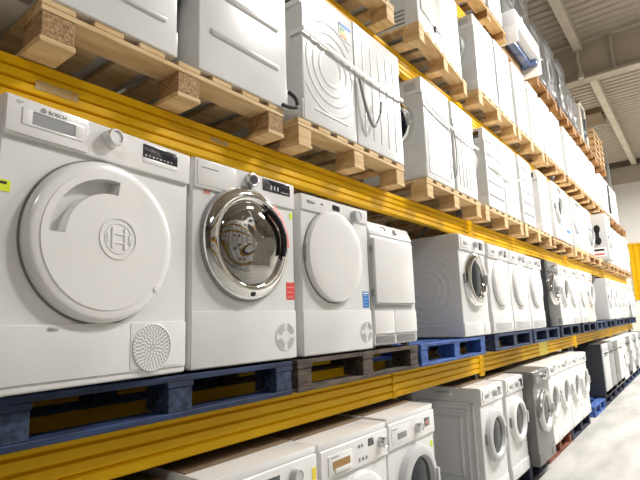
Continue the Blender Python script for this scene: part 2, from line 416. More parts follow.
row(2, [
    (-0.86, 1.1, 'skid', PINE, 'pale pine pallet on the second shelf beyond the left edge of the photo'),
    (0.555, 1.1, 'skid', CHIP, 'pale wooden pallet with chipboard blocks at the upper left'),
    (1.76, 1.1, 'skid', PINE, 'pine pallet under the machine with circular side embossing'),
    (3.20, 1.1, 'skid', PINE, 'pine pallet under the machine with porthole and long ridges, beside the upright'),
    (4.42, 1.2, 'skid', PINE, 'pine pallet on the second shelf under the diagonal-ridged machine'),
    (5.70, 1.2, 'skid', PINE, 'pine pallet on the second shelf, second from its left upright'),
    (7.02, 1.2, 'skid', GOLD, 'pine pallet on the second shelf, just left of the halfway upright'),
    (8.42, 1.1, 'skid', PINE, 'pine pallet on the second shelf, just right of the halfway upright'),
    (9.57, 1.1, 'skid', GOLD, 'pine pallet on the second shelf under the machine with a coiled cable'),
    (10.72, 1.1, 'skid', PINE, 'pine pallet on the second shelf under the black-and-red labelled machine'),
    (11.96, 1.2, 'skid', GOLD, 'brown pallet on the second shelf, third from the far end'),
    (13.24, 1.2, 'skid', GOLD, 'brown pallet on the second shelf, second from the far end'),
    (14.52, 1.2, 'skid', GOLD, 'brown pallet at the far end of the second shelf')])
row(3, [
    (1.62, 1.2, 'skid', PINE, 'pine pallet on the third shelf at the top edge, left of the vented grey side'),
    (4.46, 1.2, 'skid', PINE, 'pine pallet under the washer whose porthole faces the camera'),
    (5.74, 1.2, 'skid', PINE, 'pine pallet on the third shelf, second right of the porthole washer'),
    (7.02, 1.2, 'skid', GOLD, 'golden pallet on the third shelf, just left of the halfway upright'),
    (8.43, 1.1, 'skid', GOLD, 'golden pallet on the third shelf, just right of the halfway upright'),
    (9.58, 1.1, 'skid', GOLD, 'golden pallet on the third shelf, middle of the third bay'),
    (10.73, 1.1, 'skid', GOLD, 'golden pallet on the third shelf, right of the third bay'),
    (11.96, 1.2, 'skid', BROWN, 'brown pallet on the third shelf, third from the far end'),
    (13.24, 1.2, 'skid', BROWN, 'brown pallet on the third shelf, second from the far end'),
    (14.52, 1.2, 'skid', BROWN, 'brown pallet at the far end of the third shelf')])
pallet(3.08, 1.40, SH[3], 1.2, 'skid', *PINE, 'pine pallet set askew on the third shelf under the vented grey side', rz=math.radians(5))
row(4, [
    (4.43, 1.2, 'skid', GOLD, 'brown pallet on the top shelf, leftmost in view'),
    (7.02, 1.2, 'skid', BROWN, 'orange-brown pallet on the top shelf right of the box with blue film'),
    (8.43, 1.1, 'skid', BROWN, 'orange-brown pallet on the top shelf, just right of the halfway upright'),
    (9.58, 1.1, 'skid', BROWN, 'orange-brown pallet on the top shelf under the dark blue machine'),
    (10.73, 1.1, 'skid', BROWN, 'orange-brown pallet on the top shelf, right of the third bay'),
    (11.96, 1.2, 'skid', BROWN, 'orange-brown pallet on the top shelf under the stack of empty pallets')])

# ------------------------------------------------------------------ appliances
def P(u, v, w, d, out=0.0): return (u-w/2, -d/2-out, v)
def side_emboss(bm, w, h, d, side):
    for s in (-1, 1):
        x = s*w/2; o = s*0.0035
        if side == 'rings':
            for R in (0.10, 0.155, 0.21): ring_x(bm, x, 0.0, h*0.47, R, 0.014, o)
            ring_x(bm, x, 0.0, h*0.47, 0.27, 0.012, o, a0=0.25*PI, a1=0.75*PI)
            ring_x(bm, x, 0.0, h*0.47, 0.27, 0.012, o, a0=1.2*PI, a1=1.8*PI)
            cap_x(bm, x, -d*0.3, 0.09, d*0.3, 0.09, 0.011, o)
        elif side == 'ridges':
            for k in range(5): cap_x(bm, x, -d*0.39, 0.14+0.135*k, d*0.39, 0.14+0.135*k, 0.017, s*0.009)
        elif side == 'two_ridges':
            for k in range(3): cap_x(bm, x, -d*0.36, 0.20+0.20*k, d*0.36, 0.20+0.20*k, 0.018, s*0.009)
        elif side == 'grooves':
            for k in range(5): cap_x(bm, x, -d*0.33+k*d*0.165, 0.08, -d*0.33+k*d*0.165, h-0.10, 0.008, o)
        elif side == 'frame':
            for a, b in ((0.40, 0.06),):
                cap_x(bm, x, -d*a, b, -d*a, h-b-0.05, 0.009, o); cap_x(bm, x, d*a, b, d*a, h-b-0.05, 0.009, o)
                cap_x(bm, x, -d*a, b, d*a, b, 0.009, o); cap_x(bm, x, -d*a, h-b-0.05, d*a, h-b-0.05, 0.009, o)
            cap_x(bm, x, -d*0.2, h*0.72, d*0.38, h*0.72, 0.010, o)
        elif side == 'nested':
            o = s*0.012
            for q in (0.06, 0.115, 0.17):
                a = d/2-q; b0 = q+0.02; b1 = h-q-0.06
                cap_x(bm, x, -a, b0, -a, b1, 0.012, o); cap_x(bm, x, a, b0, a, b1, 0.012, o)
                cap_x(bm, x, -a, b0, a, b0, 0.012, o); cap_x(bm, x, -a, b1, a, b1, 0.012, o)
            cap_x(bm, x, -0.05, h-0.055, 0.05, h-0.055, 0.018, s*0.01)
def body(t, w, h, d, m, side=None, topm=None, bev=0.012):
    bm = bmesh.new()
    box(bm, -w/2, w/2, -d/2, d/2, 0.006, h, bev, 3)
    side_emboss(bm, w, h, d, side)
    # seam round the top
    o = finish('body', bm, m, t)
    for sx in (-1, 1):
        for sy in (-1, 1):
            part('foot', 'grey', t, (box, sx*(w/2-0.06)-0.02, sx*(w/2-0.06)+0.02, sy*(d/2-0.06)-0.02, sy*(d/2-0.06)+0.02, 0, 0.012, 0.003))
    return o
def FB(u0, u1, v0, v1, w, d, o0=-0.004, o1=0.006, bev=0.002):
    """box standing on the front face"""
    return (box, u0-w/2, u1-w/2, -d/2-o1, -d/2-o0, v0, v1, bev)
def knob(t, u, v, w, d, r=0.028, out=0.035, m='steelknob', off=0.008):
    k = part('knob', m, t, (polar, u-w/2, v, -d/2-off, [(r*1.05, -0.004), (r, out*0.2), (r*0.93, out), (r*0.8, out*1.06), (r*0.7, out*0.98), (0, out*0.98)], 28))
    return k
def top_panel(t, w, h, d, m='panel', v=0.13, out=0.012):
    part('control_panel', m, t, (box, -w/2+0.003, w/2-0.003, -d/2-out, -d/2+0.01, h-v, h-0.004, 0.006, 3))
def drawer(t, u0, u1, v0, v1, w, d, m='panel', rec='grey', off=0.012, recess=True):
    g = part('detergent_drawer', m, t, FB(u0, u1, v0, v1, w, d, off-0.01, off+0.005, 0.004))
    if recess:
        part('grip_recess', rec, g, FB(u0+(u1-u0)*.3, u1-(u1-u0)*.18, v0+(v1-v0)*.25, v0+(v1-v0)*.62, w, d, off, off+0.0062, 0.001))
    return g
def vent(t, u, v, r, w, d, rings=6, m='grey', solid=False):
    """round perforated grille"""
    bm = bmesh.new()
    polar(bm, u-w/2, v, -d/2, [(r, -0.001), (r, 0.003), (r*0.97, 0.004), (r*0.95, 0.002), (0, 0.002)], 36)
    g = finish('vent_grille', bm, 'panel', t)
    bm = bmesh.new()
    for k in range(1, rings+1):
        rr = r*0.92*k/rings; n = max(6, int(2*PI*rr/(r*0.155)))
        for j in range(n):
            a = 2*PI*j/n+k*0.3; q = r*0.042
            polar(bm, u-w/2+rr*math.cos(a), v+rr*math.sin(a), -d/2-0.0022, [(q, 0), (0, 0.0006)], 6)
    finish('vent_hole', bm, m, g)
    return g
def segvent(t, u, v, r, w, d):
    """round vent with curved slots in quadrants and a plain hub"""
    bm = bmesh.new(); polar(bm, u-w/2, v, -d/2, [(r, -0.001), (r, 0.003), (0, 0.003)], 36); g = finish('vent_grille', bm, 'panel', t)
    bm = bmesh.new()
    for rr in (0.5, 0.63, 0.76, 0.89):
        for q in range(4):
            a0 = q*PI/2+0.22; a1 = (q+1)*PI/2-0.22; n = 8
            for k in range(n):
                b0, b1 = a0+(a1-a0)*k/n, a0+(a1-a0)*(k+1)/n; vs = []
                for rad, a in ((rr-.028, b0), (rr+.028, b0), (rr+.028, b1), (rr-.028, b1)): vs.append(bm.verts.new((u-w/2+rad*r*math.cos(a), -d/2-0.0036, v+rad*r*math.sin(a))))
                f = bm.faces.new(vs); f.normal_update()
                if f.normal.y > 0: f.normal_flip()
    finish('vent_slot', bm, 'grey', g)
def round_door(t, u, v, R, w, d, ring='panel', glass='glass', out=0.045, seg=44, gfr=0.68, hinge=True, handle=True):
    cx = u-w/2; y = -d/2
    dr = part('door', ring, t, (polar, cx, v, y, [(R, -0.004), (R, out*0.35), (R*0.96, out*0.8), (R*0.88, out), (R*(gfr+0.06), out*0.95), (R*gfr, out*0.55), (R*gfr*0.98, out*0.3)], seg))
    part('door_glass', glass, dr, (polar, cx, v, y, [(R*gfr, out*0.42), (R*gfr*0.85, out*0.5), (R*gfr*0.5, out*0.66), (0, out*0.72)], seg))
    if handle: part('door_handle', 'lightgrey', dr, (box, cx+R*0.80, cx+R*0.94, y-out*1.25, y-out*0.5, v-0.05, v+0.05, 0.008))
    if hinge: part('hinge', 'grey', dr, (box, cx-R-0.008, cx-R+0.02, y-0.02, y+0.002, v-0.04, v+0.04, 0.004))
    return dr
def dome_door(t, u, v, R, w, d, m='panel', out=0.04, sz=1.0):
    cx = u-w/2; y = -d/2
    dr = part('door', m, t, (polar, cx, v, y, [(R, -0.004), (R, out*0.5), (R*0.97, out*0.75), (R*0.92, out*0.82), (R*0.7, out*0.95), (R*0.3, out*1.02), (0, out*1.03)], 52, None, 1.0, sz))
    part('door_gap', 'seam', t, (polar, cx, v, y, [(R*1.025, -0.002), (R*1.025, 0.002), (R*0.9, 0.002)], 52, None, 1.0, sz))
    return dr
def plinth(t, w, d, v, m='white'):
    part('kick_panel', m, t, FB(0.004, w-0.004, 0.012, v-0.004, w, d, -0.004, 0.005, 0.003))
def slots(name, t, u0, u1, v0, v1, n, w, d, m='grey'):
    e = (v1-v0)/n
    part(name, m, t, *[FB(u0, u1, v0+e*k, v0+e*k+e*0.55, w, d, -0.001, 0.0055, 0.0008) for k in range(n)])
def tagpart(t, nm, m, u0, u1, v0, v1, w, d, o=0.001, lab=None):
    p = part(nm, m, t, FB(u0, u1, v0, v1, w, d, o-0.002, o, 0.0))
    if lab: p['label'] = lab
    return p

def rear_slab(t, w, h, d):  # brown slab over the rear of the top, front strip left white
    part('brown_slab', 'brownslab', t, (box, -w/2+0.006, w/2-0.006, -d/2+0.14, d/2-0.004, h-0.004, h+0.006, 0.002), label='brown slab over the rear of the top')
M['brownslab'] = mat('brown_top_slab', srgb(124, 104, 80), 0.6, noise=srgb(112, 94, 72), nscale=6)
def washer(t, w=0.6, h=0.84, d=0.58, m='white', side=None, ring='panel', R=0.205, v=0.47, pm='panel', disp='display', led=True, glass='glass', dout=0.045, lidb=False):
    body(t, w, h, d, m, side); top_panel(t, w, h, d, pm)
    drawer(t, 0.03, 0.19, h-0.11, h-0.025, w, d, pm)
    knob(t, w*0.56, h-0.065, w, d, m='lightgrey' if pm == 'panel' else 'steelknob', off=0.01)
    part('display', disp, t, FB(w*0.74, w*0.92, h-0.1, h-0.035, w, d, 0.008, 0.0145, 0.002))
    round_door(t, w/2, v, R, w, d, ring, glass, dout)
    if lidb: rear_slab(t, w, h, d)
    plinth(t, w, d, 0.12, m)
    part('filter_flap', m, t, FB(w-0.16, w-0.04, 0.03, 0.105, w, d, 0.0, 0.008, 0.003))
def dryer(t, w=0.6, h=0.84, d=0.58, m='white', side=None, v=0.47, pm='panel', grille=True, R=0.215):
    body(t, w, h, d, m, side); top_panel(t, w, h, d, pm)
    drawer(t, 0.03, 0.19, h-0.11, h-0.025, w, d, pm)
    knob(t, w*0.56, h-0.065, w, d, m='lightgrey', off=0.01)
    part('display', 'display', t, FB(w*0.74, w*0.92, h-0.1, h-0.035, w, d, 0.008, 0.0145, 0.002))
    dome_door(t, w/2, v, R, w, d, m='panel')
    part('kick_panel', m, t, FB(0.004, w-0.004, 0.022, 0.20, w, d, -0.004, 0.005, 0.003))
    if grille: slots('vent_grille', t, 0.06, w-0.06, 0.03, 0.10, 5, w, d)
def upright_appliance(t, w=0.6, h=0.84, d=0.58, m='white', side=None, front='lightgrey'):
    """front with a flat full-height door, top strip and bar handle (dishwasher / under-counter fridge)"""
    body(t, w, h, d, m, side)
    part('control_panel', front, t, (box, -w/2+0.004, w/2-0.004, -d/2-0.016, -d/2+0.01, h-0.12, h-0.006, 0.004))
    dr = part('door', front, t, (box, -w/2+0.004, w/2-0.004, -d/2-0.018, -d/2+0.01, 0.10, h-0.127, 0.005))
    part('handle', 'black', dr, (box, -w*0.3, w*0.3, -d/2-0.04, -d/2-0.016, h-0.17, h-0.15, 0.004))
    part('kick_panel', 'grey', t, (box, -w/2+0.01, w/2-0.01, -d/2+0.0, -d/2+0.03, 0.02, 0.095))
def box_appliance(t, w=0.6, h=0.84, d=0.58, m='white', side=None):
    """front kept plain, with top panel and round door: used where only a side shows"""
    washer(t, w, h, d, m, side)

def place(lv, x0, w, d, h, label, kind, cat=None, rot=0, yf=None, dz=0.0, m='white', group=None, **kw):
    """x0 = left edge as seen from the aisle; rot in quarter turns: 1 = front turned to +x, -1 = to -x"""
    yf = FR[lv] if yf is None else yf
    key = (kind, w, d, h, m, tuple(sorted(kw.items())))
    if key in PROTO: t = copy_tree(PROTO[key])
    else:
        nm = {'washer': 'washing_machine', 'dryer': 'tumble_dryer', 'upright': 'dishwasher'}[kind]
        t = thing(nm); PROTO[key] = t
        {'washer': washer, 'dryer': dryer, 'upright': upright_appliance}[kind](t, w=w, h=h, d=d, m=m, **kw)
    fw, fd = (w, d) if rot == 0 else (d, w)
    t.location = (x0+fw/2, yf+fd/2, BASE[lv]+dz); t.rotation_euler = (0, 0, rot*PI/2)
    for k in ('group', 'category'):
        if k in t: del t[k]
    tag(t, label, cat or {'washer': 'washing machine', 'dryer': 'tumble dryer', 'upright': 'dishwasher'}[kind], group)
    return t

# ---- 1. the big dryer at the left (middle shelf) ----
def big_dryer():
    w, h, d = 0.665, 0.818, 0.59
    yaw = math.radians(6.0); rc = Vector((1.117, 1.50)); mid = rc+Vector((-w/2*math.cos(yaw)-d/2*math.sin(yaw)*-0, -w/2*math.sin(yaw)))
    mid = Vector((rc.x-w/2*math.cos(yaw)-d/2*math.sin(yaw), rc.y-w/2*math.sin(yaw)+d/2*math.cos(yaw)))
    t = thing('tumble_dryer', (mid.x, mid.y, BASE[1]), yaw); tag(t, 'large white tumble dryer with embossed round door, leftmost on the middle shelf', 'tumble dryer')
    body(t, w, h, d, 'white')
    part('control_panel', 'panel', t, (box, -w/2+0.002, w/2-0.002, -d/2-0.014, -d/2+0.01, 0.70, h-0.004, 0.006, 3))
    dw = part('water_drawer', 'panel', t, FB(0.004, 0.242, 0.706, h-0.008, w, d, 0.004, 0.018, 0.004))
    # recessed grip: frame of four bars round a grey pocket
    gp = part('grip_frame', 'panel', dw, FB(0.045, 0.225, 0.735, 0.742, w, d, 0.016, 0.0205, 0.002), FB(0.045, 0.225, 0.779, 0.784, w, d, 0.016, 0.0205, 0.002), FB(0.045, 0.072, 0.738, 0.782, w, d, 0.016, 0.0205, 0.002), FB(0.198, 0.225, 0.738, 0.782, w, d, 0.016, 0.0205, 0.002))
    part('grip_pocket', 'grey', dw, FB(0.072, 0.198, 0.742, 0.779, w, d, 0.012, 0.0186, 0.0))
    text('lettering', 'BOSCH', 0.0165, 'grey', dw, 0.116-w/2, -d/2-0.0186, 0.786)
    part('lettering_badge', 'grey', dw, (polar, 0.102-w/2, 0.7915, -d/2-0.018, [(0.008, 0), (0.008, 0.0012), (0.0055, 0.0012), (0.0055, 0)], 20), FB(0.0995, 0.1045, 0.787, 0.796, w, d, 0.018, 0.0192, 0))
    part('print_mark', 'grey', dw, FB(0.028, 0.048, 0.797, 0.7985, w, d, 0.017, 0.0188, 0), FB(0.028, 0.040, 0.792, 0.7932, w, d, 0.017, 0.0188, 0))
    knob(t, 0.322, 0.776, w, d, 0.030, 0.03, 'panel', 0.014)
    part('dial_ring', 'steelknob', t, (polar, 0.322-w/2, 0.776, -d/2-0.0445, [(0.027, 0), (0.026, 0.003), (0.021, 0.003), (0.021, 0)], 28))
    dp = part('display', 'display', t, FB(0.447, 0.600, 0.752, 0.799, w, d, 0.010, 0.0155, 0.001))
    part('indicator_print', 'lightgrey', dp, *[FB(0.455+0.016*k, 0.463+0.016*k, 0.757+0.002*(k % 2), 0.762, w, d, 0.015, 0.0161, 0) for k in range(8)])
    part('button_strip', 'panel', t, FB(0.447, 0.600, 0.733, 0.749, w, d, 0.010, 0.016, 0.002))
    # door: polar surface with a curved finger recess at upper left
    cx, cz, R = 0.318-w/2, 0.438, 0.252
    def hook(r, th, o):
        a = math.degrees(th)
        if 82 <= a <= 176 and 0.147 < r < 0.192: return -0.002
        return o
    prof = [(R, -0.006), (R, 0.018), (R*0.985, 0.026), (R*0.97, 0.031), (0.235, 0.0355), (0.215, 0.0375), (0.2145, 0.0398)]+[(q, 0.0445-0.1*q*q) for q in (0.1925, 0.1915, 0.17, 0.1475, 0.1465, 0.12, 0.09, 0.06, 0.03, 0)]
    bm = bmesh.new(); polar(bm, cx, cz, -d/2, prof, 180, hook); dr = finish('door', bm, 'panel', t, ang=28)
    part('door_rim', 'seam', t, (polar, cx, cz, -d/2, [(R*1.022, -0.002), (R*1.022, 0.004), (R*0.97, 0.004)], 96))
    ex, ez, ey = 0.343-w/2, 0.447, -d/2-0.044
    em = [(polar, ex, ez, ey, [(0.068, -0.002), (0.067, 0.0025), (0.062, 0.0025), (0.061, -0.002)], 48)]
    em.append((polar, ex, ez, ey, [(0.050, -0.002), (0.0495, 0.002), (0.0455, 0.002), (0.045, -0.002)], 40))
    for s in (-1, 1):
        em.append((box, ex+s*0.022-0.004, ex+s*0.022+0.004, ey-0.0035, ey+0.001, ez-0.034, ez+0.034, 0.001))
        em.append((box, ex+s*0.039-0.003, ex+s*0.039+0.003, ey-0.0030, ey+0.001, ez-0.014, ez+0.014, 0.001))
    for zz in (-0.013, 0.013): em.append((box, ex-0.022, ex+0.022, ey-0.0030, ey+0.001, ez+zz*1.1-0.003, ez+zz*1.1+0.003, 0.001))
    part('emblem', 'panel', dr, *em)
    part('door_stud', 'panel', dr, (polar, 0.498-w/2, 0.295, -d/2-0.034, [(0.012, 0), (0.011, 0.006), (0, 0.007)], 20))
    part('kick_panel', 'white', t, FB(0.004, w-0.006, 0.03, 0.186, w, d, -0.004, 0.006, 0.003))
    part('service_cover', 'white', t, FB(0.425, 0.635, 0.035, 0.183, w, d, 0.004, 0.008, 0.003))
    vent_t = vent(t, 0.510, 0.103, 0.078, w, d+0.016, rings=10)
    part('slot_catch', 'steelknob', t, FB(0.158, 0.188, 0.169, 0.178, w, d, 0.004, 0.009, 0.001))
    tg = tagpart(t, 'price_tag', 'lime', -0.0, 0.036, 0.540, 0.572, w, d, 0.0015, 'fluorescent yellow price tag')
    part('tag_print', 'black', tg, FB(0.003, 0.026, 0.560, 0.567, w, d, 0.001, 0.0021, 0))
    part('side_gasket', 'lightgrey', t, (box, -w/2-0.0015, -w/2+0.002, -d/2+0.02, -d/2+0.026, 0.02, h-0.03))
    return t
big_dryer()

# ---- 2. dryer with the chrome door ----
def chrome_dryer():
    w, h, d = 0.60, 0.825, 0.59
    t = thing('tumble_dryer', (1.133+w/2, FR[1]+d/2, BASE[1])); tag(t, 'white tumble dryer with large chrome porthole and red sticker, second on middle shelf', 'tumble dryer')
    body(t, w, h, d, 'white', bev=0.02)
    part('control_panel', 'panel', t, (box, -w/2+0.008, w/2-0.004, -d/2-0.010, -d/2+0.01, 0.70, h-0.004, 0.008, 3))
    dw = part('water_drawer', 'panel', t, FB(0.02, 0.22, 0.712, h-0.01, w, d, 0.004, 0.013, 0.004))
    part('grip_slot', 'grey', dw, FB(0.04, 0.125, 0.782, 0.787, w, d, 0.012, 0.0138, 0))
    knob(t, 0.305, 0.783, w, d, 0.031, 0.024, 'steelknob', 0.01)
    part('dial_window', 'black', t, (polar, 0.305-w/2, 0.783, -d/2-0.0335, [(0.02, 0), (0.019, 0.002), (0, 0.002)], 24))
    dp = part('display', 'display', t, FB(0.380, 0.562, 0.757, 0.812, w, d, 0.006, 0.0118, 0.001))
    part('indicator_print', 'lightgrey', dp, *[FB(0.43+0.022*k, 0.438+0.022*k, 0.768, 0.788, w, d, 0.011, 0.0124, 0) for k in range(3)], FB(0.50, 0.55, 0.766, 0.769, w, d, 0.011, 0.0124, 0))
    tagpart(t, 'round_sticker', 'copper', 0.06, 0.092, 0.683, 0.712, w, d, 0.0012, 'small copper printed badge')
    cx, cz, y = 0.288-w/2, 0.506, -d/2
    dr = part('door', 'chrome', t, (polar, cx, cz, y, [(0.240, -0.003), (0.240, 0.014), (0.236, 0.022), (0.226, 0.034), (0.212, 0.043), (0.200, 0.047), (0.190, 0.046), (0.180, 0.040), (0.176, 0.032)], 72))
    part('door_rim', 'grey', dr, (polar, cx, cz, y, [(0.247, -0.003), (0.247, 0.010), (0.239, 0.012)], 72))
    def wav(r, th, o): return o+0.004*math.sin(3*th+0.6)*(r/0.17)+0.003*math.sin(5*th)*(r/0.17)
    part('door_glass', 'bowl', dr, (polar, cx, cz, y, [(0.178, 0.036), (0.165, 0.048), (0.14, 0.058), (0.11, 0.066), (0.07, 0.072), (0.035, 0.074), (0, 0.0745)], 72, wav))
    pts = []
    for k in range(13):
        a = math.radians(62-78*k/12); r = 0.172-0.016*math.sin(PI*k/12); pts.append((cx+r*math.cos(a), y-0.056-0.022*math.sin(PI*k/12), cz+r*math.sin(a)))
    bm = bmesh.new(); tube(bm, pts, 0.0145, 10)
    finish('door_handle', bm, 'black', dr)
    bm = bmesh.new(); vs = []
    for k in range(13):
        a = math.radians(56-58*k/12)
        vs.append((bm.verts.new((cx+0.184*math.cos(a), y-0.062, cz+0.184*math.sin(a))), bm.verts.new((cx+0.219*math.cos(a), y-0.050, cz+0.219*math.sin(a)))))
    for a, b in zip(vs, vs[1:]): bm.faces.new((a[0], a[1], b[1], b[0]))
    st = finish('arched_sticker', bm, 'pink', dr); st['label'] = 'pink printed sticker curved along the handle'
    part('door_stud', 'black', dr, (polar, cx-0.002, cz-0.214, y-0.04, [(0.013, -0.004), (0.012, 0.004), (0, 0.005)], 20))
    tagpart(t, 'price_tag', 'lime', 0.566, 0.586, 0.652, 0.682, w, d, 0.0013, 'small fluorescent yellow tag')
    rs = tagpart(t, 'warning_sticker', 'red', 0.535, 0.592, 0.272, 0.352, w, d, 0.0013, 'red warning sticker')
    part('sticker_print', 'paper', rs, *[FB(0.541, 0.585-0.01*(k % 2), 0.283+0.022*k, 0.2845+0.022*k, w, d, 0.001, 0.0019, 0) for k in range(4)])
    part('kick_panel', 'white', t, FB(0.006, w-0.006, 0.012, 0.222, w, d, -0.004, 0.004, 0.003))
    segvent(t, 0.519, 0.108, 0.062, w, d+0.008)
    return t
chrome_dryer()

# ---- 3. dryer with the smooth white door ----
def smooth_dryer():
    w, h, d = 0.608, 0.80, 0.58
    t = thing('tumble_dryer', (1.778+w/2, FR[1]+d/2, BASE[1])); tag(t, 'white tumble dryer with smooth oval white door and blue sticker on middle shelf', 'tumble dryer')
    body(t, w, h, d, 'white', bev=0.016)
    part('control_panel', 'panel', t, (box, -w/2+0.004, w/2-0.004, -d/2-0.008, -d/2+0.01, 0.715, h-0.003, 0.008, 3))
    part('button', 'grey', t, FB(0.05, 0.11, 0.757, 0.770, w, d, 0.006, 0.012, 0.003), FB(0.16, 0.18, 0.76, 0.77, w, d, 0.006, 0.011, 0.003))
    part('display', 'display', t, FB(0.26, 0.325, 0.748, 0.778, w, d, 0.004, 0.0098, 0.001))
    knob(t, 0.46, 0.742, w, d, 0.034, 0.035, 'lightgrey', 0.008)
    dome_door(t, 0.262, 0.5, 0.238, w, d)
    part('hinge', 'grey', t, FB(0.018, 0.03, 0.46, 0.54, w, d, -0.002, 0.012, 0.002))
    rs = tagpart(t, 'info_sticker', 'blue', 0.527, 0.588, 0.235, 0.326, w, d, 0.0013, 'blue printed sticker')
    part('sticker_print', 'paper', rs, *[FB(0.533, 0.582-0.008*(k % 2), 0.248+0.018*k, 0.2495+0.018*k, w, d, 0.001, 0.0019, 0) for k in range(4)], FB(0.533, 0.582, 0.312, 0.319, w, d, 0.001, 0.0019, 0))
    part('kick_panel', 'white', t, FB(0.004, w-0.004, 0.012, 0.221, w, d, -0.004, 0.004, 0.003))
    segvent(t, 0.545, 0.105, 0.058, w, d+0.008)
    return t
smooth_dryer()

# ---- 4. dryer with square door and sloping panel ----
def square_dryer():
    w, h, d = 0.53, 0.765, 0.56
    t = thing('tumble_dryer', (2.405+w/2, FR[1]+d/2, BASE[1])); tag(t, 'white tumble dryer with square door and sloping control panel, beside the open gap', 'tumble dryer')
    bm = bmesh.new()
    prism_x(bm, [(-d/2, 0.02), (-d/2, 0.668), (-d/2+0.035, 0.752), (-d/2+0.07, 0.765), (d/2, 0.765), (d/2, 0.02)], -w/2, w/2)
    bmesh.ops.bevel(bm, geom=list(bm.edges), offset=0.008, segments=2, affect='EDGES'); finish('body', bm, 'white', t)
    for sx in (-1, 1):
        for sy in (-1, 1): part('foot', 'grey', t, (box, sx*(w/2-0.06)-0.02, sx*(w/2-0.06)+0.02, sy*(d/2-0.06)-0.02, sy*(d/2-0.06)+0.02, 0, 0.024, 0.004))
    sl = math.atan2(0.035, 0.084)
    bm = bmesh.new(); box(bm, 0.006-w/2, w/2-0.006, -0.006, 0.004, 0.003, 0.085, 0.003)
    bmesh.ops.transform(bm, matrix=Matrix.Translation((0, -d/2, 0.668)) @ Matrix.Rotation(-sl, 4, 'X'), verts=bm.verts); cpn = finish('control_panel', bm, 'panel', t)
    def onp(nm, m, u0, u1, v0, v1, out):
        bm = bmesh.new(); box(bm, u0-w/2, u1-w/2, -0.006-out, -0.004, v0, v1, 0.001)
        bmesh.ops.transform(bm, matrix=Matrix.Translation((0, -d/2, 0.668)) @ Matrix.Rotation(-sl, 4, 'X'), verts=bm.verts); return finish(nm, bm, m, cpn)
    onp('vent_slot', 'grey', 0.02, 0.13, 0.010, 0.024, 0.001); onp('display', 'display', 0.165, 0.215, 0.04, 0.068, 0.001)
    bm = bmesh.new(); polar(bm, 0.32-w/2, 0.045, 0, [(0.02, 0), (0.018, 0.02), (0, 0.021)], 20)
    bmesh.ops.transform(bm, matrix=Matrix.Translation((0, -d/2-0.004, 0.668)) @ Matrix.Rotation(-sl, 4, 'X'), verts=bm.verts); finish('knob', bm, 'lightgrey', cpn)
    dr = part('door', 'panel', t, FB(0.012, 0.485, 0.262, 0.645, w, d, -0.004, 0.026, 0.010))
    part('door_edge', 'lightgrey', dr, FB(0.006, 0.490, 0.255, 0.262, w, d, -0.004, 0.020, 0.002), FB(0.006, 0.012, 0.262, 0.645, w, d, -0.004, 0.018, 0.002))
    part('grip_recess', 'lightgrey', dr, FB(0.02, 0.47, 0.222, 0.252, w, d, -0.004, 0.003, 0.001))
    for v0 in (0.56, 0.30): part('hinge', 'grey', dr, FB(-0.002, 0.012, v0, v0+0.04, w, d, -0.002, 0.014, 0.002))
    part('water_tank_cover', 'panel', t, FB(0.01, 0.233, 0.085, 0.219, w, d, -0.004, 0.007, 0.003))
    part('filter_flap', 'panel', t, FB(0.239, w-0.008, 0.085, 0.219, w, d, -0.004, 0.007, 0.003))
    slots('vent_grille', t, 0.02, 0.235, 0.035, 0.078, 4, w, d); slots('vent_grille', t, 0.262, 0.50, 0.035, 0.078, 4, w, d)
    return t
square_dryer()

# ---- middle shelf, right part ----
t = place(1, 3.735, 0.585, 0.60, 0.835, 'white washing machine with chrome ring and grey ringed side facing the gap', 'washer', side='rings', ring='chrome', R=0.225)
place(1, 4.405, 0.585, 0.58, 0.825, 'white dryer with slotted base grille, just right of the grey-sided washer', 'dryer')
place(1, 5.010, 0.60, 0.58, 0.82, 'white dryer with slotted base grille, middle of three alike on the middle shelf', 'dryer')
place(1, 5.630, 0.60, 0.58, 0.815, 'white dryer with base grille, directly left of the black-sided appliance', 'dryer')
place(1, 6.460, 0.60, 0.60, 0.83, 'silver washing machine with black side on the middle shelf', 'washer', m='graphite', ring='chrome', pm='silver')
place(1, 7.090, 0.58, 0.58, 0.82, 'white washing machine with dark porthole, right of the silver one on middle shelf', 'washer')
place(1, 7.700, 0.58, 0.58, 0.82, 'white dryer with base grille, just left of the halfway upright', 'dryer')
place(1, 8.420, 0.58, 0.58, 0.83, 'white dryer with large door, just right of the halfway upright', 'dryer')
place(1, 9.020, 0.60, 0.58, 0.83, 'cream-sided washing machine, last before the gap in the middle shelf', 'washer', m='cream')
place(1, 11.20, 0.60, 0.60, 0.83, 'pale grey appliance standing alone left of the upright in the middle shelf gap', 'washer', m='lightgrey')
for x, l, k, m in ((11.96, 'white appliance with plain side, right after the gap in the middle shelf', 'washer', 'white'),
                   (12.58, 'white dryer on the middle shelf, second after the gap', 'dryer', 'white'),
                   (13.20, 'cream washing machine on the middle shelf, third after the gap', 'washer', 'cream'),
                   (13.82, 'white dryer on the middle shelf, third from the far end', 'dryer', 'white'),
                   (14.44, 'grey-sided washing machine on the middle shelf, second from the far end', 'washer', 'silver'),
                   (15.06, 'white washing machine at the far end of the middle shelf', 'washer', 'white')):
    place(1, x, 0.60, 0.60, 0.83, l, k, m=m)
place(1, -0.32, 0.60, 0.58, 0.82, 'white washing machine left of the big round-door dryer, cut by the photo edge', 'washer')

